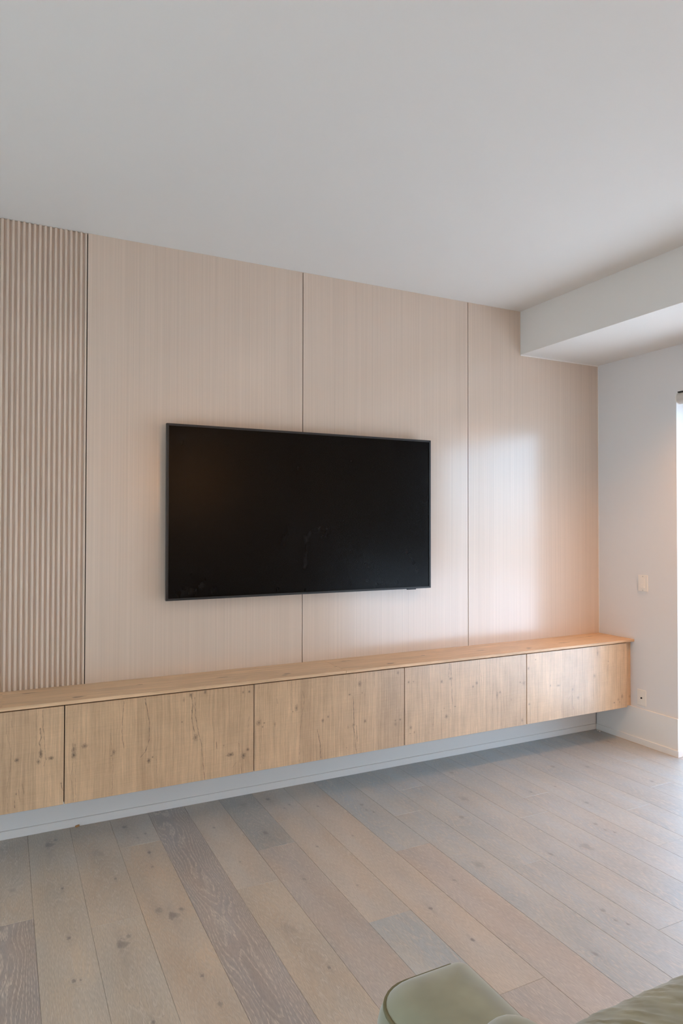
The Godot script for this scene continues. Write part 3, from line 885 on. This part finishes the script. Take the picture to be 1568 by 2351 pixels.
func build_floor() -> void:
	var floor_ := setting("floor", box_mesh(Vector3(ROOM_X0, -0.15, -0.03), Vector3(XR, -0.014, ROOM_Z1)), M.subfloor)
	# plank column -> where its cross joints lie, read off the floor; then which board pattern each piece shows
	var joints := {-1: [0.765], 0: [1.75], 1: [0.931], 2: [0.327], 3: [2.02], 4: [0.924], 5: [0.637], 6: [0.395, 1.375], 7: [1.9175], 8: [0.936], 9: [0.604], 10: [0.322, 1.30], 11: [1.909], 12: [0.921], 13: [0.725], 14: [1.45], 15: [1.1], 16: [1.62], 17: [0.939], 18: [0.572], 19: [1.3]}
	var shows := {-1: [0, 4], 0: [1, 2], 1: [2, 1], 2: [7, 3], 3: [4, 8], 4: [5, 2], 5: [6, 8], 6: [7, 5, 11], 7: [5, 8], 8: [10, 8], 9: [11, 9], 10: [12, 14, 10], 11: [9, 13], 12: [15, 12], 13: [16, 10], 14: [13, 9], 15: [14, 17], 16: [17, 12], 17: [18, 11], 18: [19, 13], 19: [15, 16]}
	var rng := RandomNumberGenerator.new()
	rng.seed = 31
	var first := floori((ROOM_X0 - PLANK_X) / PLANK)
	var last := floori((XR - PLANK_X) / PLANK)
	for k in range(first, last + 1):
		var cuts: Array = [-0.02]
		if joints.has(k):
			cuts.append_array(joints[k])
		else:
			cuts.append(rng.randf_range(0.3, 2.0))
		while cuts[-1] < ROOM_Z1 - 2.2:
			cuts.append(cuts[-1] + rng.randf_range(1.5, 2.05))
		cuts.append(ROOM_Z1)
		if cuts[-1] - cuts[-2] > 2.05:
			cuts.insert(cuts.size() - 1, (cuts[-1] + cuts[-2]) / 2.0)
		for j in cuts.size() - 1:
			var x0 := maxf(PLANK_X + k * PLANK, ROOM_X0) + 0.0003
			var x1 := minf(PLANK_X + (k + 1) * PLANK, XR) - 0.0003
			var z0: float = cuts[j] + 0.0003
			var z1: float = cuts[j + 1] - 0.0003
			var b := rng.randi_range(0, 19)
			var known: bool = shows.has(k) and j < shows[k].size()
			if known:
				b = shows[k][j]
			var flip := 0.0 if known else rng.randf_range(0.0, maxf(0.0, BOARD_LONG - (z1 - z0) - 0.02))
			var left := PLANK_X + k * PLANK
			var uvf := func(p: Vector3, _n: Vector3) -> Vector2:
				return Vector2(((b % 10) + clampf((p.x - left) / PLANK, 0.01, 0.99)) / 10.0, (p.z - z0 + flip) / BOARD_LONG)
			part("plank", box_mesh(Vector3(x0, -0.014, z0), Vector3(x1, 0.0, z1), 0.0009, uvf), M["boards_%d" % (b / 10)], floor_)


func build_wall_panels() -> void:
	var gap := 0.0022
	var y0 := DOOR_TOP - 0.02
	var uvf := func(p: Vector3, _n: Vector3) -> Vector2:
		return Vector2(p.x / 1.22, (CEIL - p.y) / 2.6)
	var seams := [0.3759, 1.5885, 2.8049, XR]
	var labels := ["pale beige laminate wall panel between the ribbed panel and the television seam", "pale beige laminate wall panel behind the right half of the television", "pale beige laminate wall panel notched around the white soffit in the corner"]
	for i in 3:
		var x0: float = seams[i] + gap
		var x1: float = seams[i + 1] - (gap if i < 2 else 0.0)
		var t := thing("wall_panel", labels[i], "wall panel", Vector3.ZERO, "flat panels of the television wall")
		if i < 2:
			part("sheet", box_mesh(Vector3(x0, y0, -0.018), Vector3(x1, CEIL, 0.0), 0.0008, uvf), M.panel, t)
		else:
			var s := solid(uvf)
			s.prism(PackedVector2Array([Vector2(x0, y0), Vector2(x1, y0), Vector2(x1, SOFFIT_Y), Vector2(SOFFIT_X, SOFFIT_Y), Vector2(SOFFIT_X, CEIL), Vector2(x0, CEIL)]), 2, -0.018, 0.0)
			part("sheet", s.mesh(), M.panel, t)
		part("joint_strip", box_mesh(Vector3(x0 - 0.02, y0, -0.0295), Vector3(x0 + 0.03, CEIL, -0.0185)), M.groove, t)
	# ribbed panel: a backing with square ribs, one at a time
	var ribbed := thing("ribbed_panel", "beige wall panel of narrow upright ribs at the end of the television wall", "wall panel")
	var end := 0.3759 - gap
	var pitch := 0.02425
	part("backing", box_mesh(Vector3(end - 1.2128, y0, -0.0295), Vector3(end, CEIL - 0.001, -0.0105), 0.0, uvf), M.rib, ribbed)
	for k in 50:
		var x1: float = end if k == 0 else end - 0.0215 - (k - 1) * pitch
		var rib: float = 0.0093 if k == 0 else 0.0119
		var s := solid(func(p: Vector3, _n: Vector3) -> Vector2: return Vector2((p.x + k * 0.137) / 1.22, (CEIL - p.y) / 2.6))
		s.bevelled(Vector3(x1 - rib, y0, -0.0105), Vector3(x1, CEIL - 0.001, 0.0), 0.0012)
		part("rib", s.mesh(), M.rib, ribbed)


func build_cabinets() -> void:
	var edges := [-0.666, 0.2585, 1.1807, 2.1062, 3.0341, 3.9583]
	var labels := ["oak wall cabinet with upright dark crack above a knot, under the ribbed panel", "oak wall cabinet with two curved cracks and a long split, under the television's edge", "oak wall cabinet under the television with the counter joint above it", "oak wall cabinet to the right of the television, pale with small knots", "oak wall cabinet in the corner, glossy with window light, beside a filler strip"]
	for i in 5:
		var g := 0.0023
		var x0: float = edges[i] + g
		var x1: float = edges[i + 1] - (g if i < 4 else 0.0016)
		var t := thing("wall_cabinet", labels[i], "cabinet", Vector3(x0, DOOR_BOTTOM, 0), "floating oak cabinets under the television")
		var w := x1 - x0
		var h := DOOR_TOP - DOOR_BOTTOM
		part("body", box_mesh(Vector3(0.0005 - g, 0.003, 0.0), Vector3(w + g - 0.0005, h - 0.002, DOOR_Z - 0.021), 0.0), M.carcass, t)
		var uvf := func(p: Vector3, n: Vector3) -> Vector2:
			return Vector2(clampf(p.x / w, 0.002, 0.998), clampf(1.0 - p.y / h, 0.002, 0.998))
		part("door", box_mesh(Vector3(0, 0, DOOR_Z - 0.019), Vector3(w, h, DOOR_Z), 0.001, uvf), M["door_%d" % i], t)
		if i == 4:
			var fuv := func(p: Vector3, _n: Vector3) -> Vector2:
				return Vector2(0.84 + (p.x - w) / DOOR_W, clampf(1.0 - p.y / h, 0.002, 0.998))
			part("filler_strip", box_mesh(Vector3(w + 0.0024, 0.0, 0.0), Vector3(XR - 0.0005 - x0, h, 0.2837), 0.0, fuv), M.door_4, t)
	var counter_labels := ["oak countertop over the cabinets below the ribbed panel and television", "oak countertop reaching into the corner beside the white wall"]
	var spans := [[-0.72, 1.7192 - 0.0005], [1.7192 + 0.0005, XR - 0.0005]]
	for i in 2:
		var x0: float = spans[i][0]
		var x1: float = spans[i][1]
		var uvf := func(p: Vector3, n: Vector3) -> Vector2:
			var u: float = (p.x - (0.0 if i == 0 else 1.72)) / 2.44
			if absf(n.z) > 0.5:
				return Vector2(u + 0.31, 0.93 - (p.y - COUNTER_Y) * 1.5 * (1.0 if i == 0 else 0.9))
			return Vector2(u, clampf(p.z / 0.343, 0.004, 0.996))
		var o := part("countertop", box_mesh(Vector3(x0, COUNTER_Y - 0.0163, 0.0004), Vector3(x1, COUNTER_Y, COUNTER_Z), 0.0009, uvf), M.counter, self)
		tag(o, counter_labels[i], "countertop", "oak counters under the television")


# ---------------------------------------------------------------- glass doors, shade, switch

func glazing(called: String, at: Transform3D, long: float, tall: float, bays: int) -> void:
	var win := Node3D.new()
	win.name = called
	win.transform = at
	win.set_meta("kind", "structure")
	add_child(win)
	var w := 0.06
	var span := long / bays
	part("window_frame", box_mesh(Vector3(0, tall - w, 0.10), Vector3(long, tall, 0.15), 0.002), M.metal_white, win)
	part("window_frame", box_mesh(Vector3(0, -0.006, 0.10), Vector3(long, 0.045, 0.15), 0.002), M.metal_white, win)
	for k in bays + 1:
		var x := k * span
		part("window_frame", box_mesh(Vector3(maxf(x - w / 2, 0.0), 0.045, 0.10), Vector3(minf(x + w / 2, long), tall - w, 0.15), 0.002), M.metal_white, win)
	for k in bays:
		part("pane", box_mesh(Vector3(k * span + w / 2, 0.045, 0.122), Vector3((k + 1) * span - w / 2, tall - w, 0.128)), M.glass, win)


func build_window() -> void:
	# each window runs along its own x axis, its outside towards +z
	glazing("window_1", Transform3D(Basis(Vector3.UP, PI / 2), Vector3(XR, 0, OPEN_Z1)), OPEN_Z1 - OPEN_Z0, OPEN_Y, 4)
	glazing("added_window_2", Transform3D(Basis(), Vector3(BACK_X0, 0, ROOM_Z1)), BACK_X1 - BACK_X0, BACK_Y, 4)
	glazing("added_window_3", Transform3D(Basis(Vector3.UP, -PI / 2), Vector3(ROOM_X0, 0, LEFT_Z0)), LEFT_Z1 - LEFT_Z0, LEFT_Y, 5)
	# rolled-up shade on the wall over the opening
	var r := 0.0385
	var shade := thing("roller_shade", "rolled-up white roller shade over the glass doors", "shade", Vector3(XR - 0.044, 2.374, 0.722))
	var ring := []
	for k in 10:
		var t := PI * k / 9.0
		ring.append(Vector2(sin(t), -cos(t)))
	var roll := lathe([Vector2(r - 0.003, 0.0), Vector2(r, 0.003), Vector2(r, BAY_Z - 0.70), Vector2(r - 0.003, BAY_Z - 0.697)], 36)
	part("roll", roll, M.shade_cloth, shade, Vector3.ZERO, Vector3(PI / 2, 0, 0))
	part("end_cap", lathe([Vector2(0.0, -0.006), Vector2(r * 0.8, -0.006), Vector2(r + 0.002, -0.002), Vector2(r + 0.002, 0.002)], 36), M.white_plastic, shade, Vector3.ZERO, Vector3(PI / 2, 0, 0))
	part("mounting_rail", box_mesh(Vector3(-0.022, r - 0.001, 0.0), Vector3(0.0465, r + 0.006, BAY_Z - 0.70), 0.001), M.black, shade)

	var low := thing("roller_shade", "added white roller shade, half down to cut window light beside the sofa", "shade", Vector3(XR - 0.047, 2.3705, BAY_Z + 0.02))  # unseen second shade, added to keep the television reflection dark
	var len2 := OPEN_Z1 - BAY_Z
	part("roll", lathe([Vector2(0.027, 0.0), Vector2(0.03, 0.003), Vector2(0.03, len2), Vector2(0.027, len2 + 0.003)], 36), M.shade_cloth, low, Vector3.ZERO, Vector3(PI / 2, 0, 0))
	var cloth_low := part("cloth", box_mesh(Vector3(0.028, -1.30, 0.01), Vector3(0.030, 0.0, len2 - 0.01)), M.shade_cloth, low)
	part("hem_bar", box_mesh(Vector3(0.025, -1.33, 0.01), Vector3(0.033, -1.30, len2 - 0.01), 0.002), M.shade_cloth, cloth_low)

	var wide := BACK_X1 - BACK_X0 + 0.1
	var sheer := thing("roller_shade", "added white roller shade that dims the unseen window behind the sofa", "shade", Vector3(BACK_X0 - 0.05, BACK_Y + 0.05, ROOM_Z1 - 0.035))  # unseen, added so that the back window shines only dimly
	part("roll", lathe([Vector2(0.022, 0.0), Vector2(0.025, 0.003), Vector2(0.025, wide), Vector2(0.022, wide + 0.003)], 36), M.shade_cloth, sheer, Vector3.ZERO, Vector3(0, 0, -PI / 2))
	var cloth_sheer := part("cloth", box_mesh(Vector3(0.01, -BACK_Y, 0.023), Vector3(wide - 0.01, 0.0, 0.025)), M.shade_cloth, sheer)
	part("hem_bar", box_mesh(Vector3(0.01, -BACK_Y - 0.03, 0.020), Vector3(wide - 0.01, -BACK_Y, 0.028), 0.002), M.shade_cloth, cloth_sheer)

	var deep := LEFT_Z1 - LEFT_Z0 + 0.1
	var linen := thing("roller_shade", "added cream linen roller shade that warms the light of the unseen left window", "shade", Vector3(ROOM_X0 + 0.035, LEFT_Y + 0.05, LEFT_Z0 - 0.05))  # unseen, added to take the blue out of the light from the left
	part("roll", lathe([Vector2(0.022, 0.0), Vector2(0.025, 0.003), Vector2(0.025, deep), Vector2(0.022, deep + 0.003)], 36), M.linen, linen, Vector3.ZERO, Vector3(PI / 2, 0, 0))
	var cloth_linen := part("cloth", box_mesh(Vector3(-0.025, -1.75, 0.01), Vector3(-0.023, 0.0, deep - 0.01)), M.linen, linen)
	part("hem_bar", box_mesh(Vector3(-0.028, -1.78, 0.01), Vector3(-0.020, -1.75, deep - 0.01), 0.002), M.linen, cloth_linen)


func build_small_things() -> void:
	# rocker switch
	var sw := thing("light_switch", "white rocker light switch on the wall beside the glass doors", "switch", Vector3(XR, 1.129, 0.396))
	var plate := part("plate", box_mesh(Vector3(-0.006, -0.0575, -0.040), Vector3(0, 0.0575, 0.040), 0.0025), M.white_plastic, sw)
	var surround := part("rocker_frame", box_mesh(Vector3(-0.0072, -0.0335, -0.0168), Vector3(-0.005, 0.0335, 0.0168), 0.0006), M.white_plastic, sw)
	var rocker := solid()
	rocker.prism(PackedVector2Array([Vector2(-0.005, -0.031), Vector2(-0.013, -0.031), Vector2(-0.0085, 0.0), Vector2(-0.0078, 0.031), Vector2(-0.005, 0.031)]), 2, -0.0135, 0.0135)
	part("rocker", rocker.mesh(), M.white_plastic, surround)
	for y in [-0.0485, 0.0485]:
		part("screw", lathe([Vector2(0.0, 0.0), Vector2(0.0030, 0.0), Vector2(0.0030, 0.0011), Vector2(0.0, 0.0014)], 12), M.steel, plate, Vector3(-0.0058, y, 0), Vector3(0, 0, PI / 2))
	# plate with an aerial socket
	var pl := thing("socket_plate", "white wall plate with a small dark aerial socket above the baseboard", "wall socket", Vector3(XR, 0.3248, 0.380))
	var cover := part("plate", box_mesh(Vector3(-0.0055, -0.0560, -0.0375), Vector3(0, 0.0560, 0.0375), 0.0025), M.white_plastic, pl)
	part("socket", lathe([Vector2(0.0, 0.0), Vector2(0.0055, 0.0), Vector2(0.0050, 0.006), Vector2(0.0028, 0.0065), Vector2(0.0, 0.003)], 16), M.groove, pl, Vector3(-0.005, -0.002, 0), Vector3(0, 0, PI / 2))
	for y in [-0.042, 0.042]:
		part("screw", lathe([Vector2(0.0, 0.0), Vector2(0.0028, 0.0), Vector2(0.0028, 0.001), Vector2(0.0, 0.0013)], 12), M.white_plastic, cover, Vector3(-0.0053, y, 0), Vector3(0, 0, PI / 2))
	# what the fitters left behind
	var chip := part("wood_chip", box_mesh(Vector3(-0.010, 0.0, -0.003), Vector3(0.011, 0.009, 0.004), 0.002), M.chip, self, Vector3(0.347, 0.0, -0.0085), Vector3(0, 0.2, 0.12))
	tag(chip, "tiny tan wood chip lying against the baseboard under the cabinets", "wood chip")
	var rng := RandomNumberGenerator.new()
	rng.seed = 5
	for k in 4:
		var r := rng.randf_range(0.004, 0.008)
		var o := part("plaster_crumb", lathe([Vector2(0.0, 0.0), Vector2(r, 0.001), Vector2(r * 0.9, r * 0.5), Vector2(r * 0.3, r * 0.9), Vector2(0.0, r)], 7), M.crumb, self, Vector3(3.99 - k * 0.006 * (k % 2), 0.0, 0.004 + k * 0.014))
		tag(o, "white plaster crumb on the floor in the corner by the baseboards", "crumb", "plaster crumbs in the corner")
	var tip := part("screw_tip", lathe([Vector2(0.0, -0.024), Vector2(0.0022, -0.016), Vector2(0.0036, -0.004), Vector2(0.0036, 0.006)], 10), M.steel, self, Vector3(1.545, DOOR_BOTTOM - 0.002, 0.245), Vector3(0, 0, 0.1))
	tag(tip, "grey screw tip poking down below the middle oak cabinet", "screw")


# ---------------------------------------------------------------- television

func build_television() -> void:
	var x0 := 0.7706
	var x1 := 2.4516
	var y0 := 1.1356
	var y1 := 2.0820
	var z := 0.075
	var b := 0.0115
	var tv := thing("television", "large black television with a thin frame and smudged dark screen on the wall", "television", Vector3(x0, y0, z))
	var w := x1 - x0
	var h := y1 - y0
	var housing := part("housing", box_mesh(Vector3(0.004, 0.004, -0.028), Vector3(w - 0.004, h - 0.004, -0.006), 0.002), M.black, tv)
	# mitred frame of four bars
	var bar := func(a: Vector2, c: Vector2, d: Vector2, e: Vector2) -> void:
		var s := solid()
		s.prism(PackedVector2Array([a, c, d, e]), 2, -0.026, 0.0)
		part("bezel", s.mesh(), M.bezel, tv)
	bar.call(Vector2(0, 0), Vector2(w, 0), Vector2(w - b, b), Vector2(b, b))
	bar.call(Vector2(0, h), Vector2(w, h), Vector2(w - b, h - b), Vector2(b, h - b))
	bar.call(Vector2(0, 0), Vector2(b, b), Vector2(b, h - b), Vector2(0, h))
	bar.call(Vector2(w, 0), Vector2(w - b, b), Vector2(w - b, h - b), Vector2(w, h))
	var uvf := func(p: Vector3, _n: Vector3) -> Vector2:
		return Vector2((p.x - b) / (w - 2 * b), 1.0 - (p.y - b) / (h - 2 * b))
	part("screen", box_mesh(Vector3(b - 0.001, b - 0.001, -0.008), Vector3(w - b + 0.001, h - b + 0.001, -0.004), 0.0, uvf), M.screen, tv)
	part("sensor", box_mesh(Vector3(w - 0.172, -0.006, -0.020), Vector3(w - 0.108, 0.001, -0.006), 0.001), M.black, housing)
	part("wall_mount", box_mesh(Vector3(w / 2 - 0.3, h / 2 - 0.2, -z), Vector3(w / 2 + 0.3, h / 2 + 0.2, -0.027), 0.002), M.black, housing)


# ---------------------------------------------------------------- sofa

func build_sofa() -> void:
	var sofa := thing("sofa", "sage green velvet sofa with a piped rounded arm, facing the television", "sofa", Vector3(0.668, 0.0, 2.452))
	var arm_w := 0.262
	var long := 1.02
	var wide := 2.5
	var top := 0.625
	part("base", box_mesh(Vector3(0.02, 0.13, 0.03), Vector3(wide - 0.02, 0.30, long - 0.01), 0.01), M.velvet, sofa)
	for side in 2:
		var x0 := 0.0 if side == 0 else wide - arm_w
		var radii := [0.085, 0.035, 0.03, 0.03] if side == 0 else [0.035, 0.085, 0.03, 0.03]
		var arm := part("arm", upholstered(x0, x0 + arm_w, 0.0, long, 0.12, top, radii, 0.10, 2.7), M.velvet, sofa)
		var plan := rounded_plan(x0 + 0.012, x0 + arm_w - 0.012, 0.012, long - 0.012, radii, 10)
		var path := []
		for p in plan:
			path.append(Vector3(p.x, top - 0.040, p.y))
		# along the outer side, round the front corner and across the front
		var line := []
		var n := path.size()
		if side == 0:
			for k in range(0, 19):
				line.append(path[k])
			for k in range(1, 10):
				line.push_front(path[n - k])
		else:
			for k in range(0, 38):
				line.append(path[k])
		part("piping", tube(line, 0.0045), M.piping, arm)
	var seat_w := (wide - 2 * arm_w) / 2.0
	for k in 2:
		var x0 := arm_w + k * seat_w
		var wrinkle := noise(660 + k, 2)
		var ripple := func(p: Vector3) -> Vector3:
			var near := smoothstep(0.55, 0.14, p.z)
			var across := p.x * 0.80 - p.z * 0.62
			var fold := wrinkle.get_noise_2d(across * 30.0, (p.x * 0.6 + p.z * 0.8) * 4.5)
			return p + Vector3(0, (0.010 * absf(fold) - 0.004) * near * smoothstep(0.30, 0.42, p.y), 0)
		part("seat_cushion", upholstered(x0 + 0.004, x0 + seat_w - 0.004, 0.10, long - 0.26, 0.295, 0.485, [0.04, 0.04, 0.02, 0.02], 0.10, 3.6, ripple, 70), M.velvet, sofa)
	part("backrest", upholstered(arm_w - 0.002, wide - arm_w + 0.002, long - 0.26, long - 0.005, 0.13, 0.80, [0.03, 0.03, 0.05, 0.05], 0.10, 2.6), M.velvet, sofa)
	for x in [0.09, wide - 0.09]:
		for z in [0.09, long - 0.09]:
			part("leg", lathe([Vector2(0.014, 0.0), Vector2(0.018, 0.01), Vector2(0.026, 0.135)], 16), M.leg_wood, sofa, Vector3(x, 0, z))

	var rings := []  # rounded hump on the arm, added where the sofa back would rise
	for k in range(1, 16):
		var a := PI * k / 16.0
		var ring := []
		for i in 40:
			var t := TAU * i / 40.0
			var r := pow(sin(a), 0.75)
			var corner := 1.0 + 0.10 * cos(4.0 * t + PI)
			ring.append(Vector3(0.10 * r * cos(t) * corner, -0.05 * cos(a), 0.13 * r * sin(t) * corner))
		rings.append(ring)
	var hump := part("corner_hump", skin(rings), M.velvet, self, Vector3(0.75, 0.676, 2.87), Vector3(0, 0.2, 0))
	tag(hump, "small pale green velvet pillow standing in for the raised back corner of the sofa", "hump")


# ---------------------------------------------------------------- lamps

func downlight(at: Vector3, energy: float, tint: Color, angle: float, label: String, group: String) -> void:
	var t := thing("downlight", label, "ceiling light", at, group)
	part("trim_ring", lathe([Vector2(0.036, -0.001), Vector2(0.038, -0.004), Vector2(0.050, -0.003), Vector2(0.052, 0.0), Vector2(0.036, 0.0)], 32), M.metal_white, t)
	part("lens", lathe([Vector2(0.0, -0.0022), Vector2(0.036, -0.0022), Vector2(0.036, -0.0004), Vector2(0.0, -0.0004)], 32), M.lamp, t)
	var l := SpotLight3D.new()
	l.name = "downlight_glow"
	l.position = Vector3(0, -0.012, 0)
	l.rotation_degrees = Vector3(-90, 0, 0)
	l.spot_angle = angle
	l.spot_angle_attenuation = 1.0
	l.spot_range = 12.0
	l.spot_attenuation = 2.0
	l.light_color = tint
	l.light_energy = energy
	l.light_size = 0.03
	l.shadow_enabled = true
	t.add_child(l)


const SOFFIT_LAMP := 3.0
const ROOM_LAMP := 0.6

func build_lamps() -> void:
	for z in [1.40, 3.1, 4.8]:
		downlight(Vector3(3.64, SOFFIT_Y, z), SOFFIT_LAMP * (1.0 if z < 2.0 else 0.3), WARM, 64.0, "small round recessed downlight in the soffit over the glass doors", "soffit downlights")
	for x in [-1.3, 0.4, 2.1]:
		for z in [2.45, 4.9]:
			downlight(Vector3(x, CEIL, z), ROOM_LAMP, SOFT_WHITE, 84.0, "small round recessed downlight in the main ceiling", "ceiling downlights")
	# hanging lamp deep in the room, whose glow the television mirrors
	var p := thing("pendant_lamp", "globe pendant lamp hanging at the far end of the room", "lamp", Vector3(2.38, 2.17, 6.05))
	part("cord", tube([Vector3(0, 0.07, 0), Vector3(0, 0.5, 0), Vector3(0, CEIL - 2.17, 0)], 0.004), M.black, p)
	part("cap", lathe([Vector2(0.0, 0.052), Vector2(0.03, 0.052), Vector2(0.026, 0.08), Vector2(0.0, 0.085)], 24), M.black, p)
	var profile := []
	for k in 17:
		var a := PI * k / 16.0
		profile.append(Vector2(maxf(0.06 * sin(a), 0.0001), -0.06 * cos(a)))
	part("globe", lathe(profile, 32), M.globe, p)
	var g := OmniLight3D.new()
	g.name = "pendant_glow"
	g.light_color = WARM
	g.light_energy = 0.05
	g.light_size = 0.05
	g.omni_range = 14.0
	g.omni_attenuation = 2.0
	g.shadow_enabled = true
	p.add_child(g)
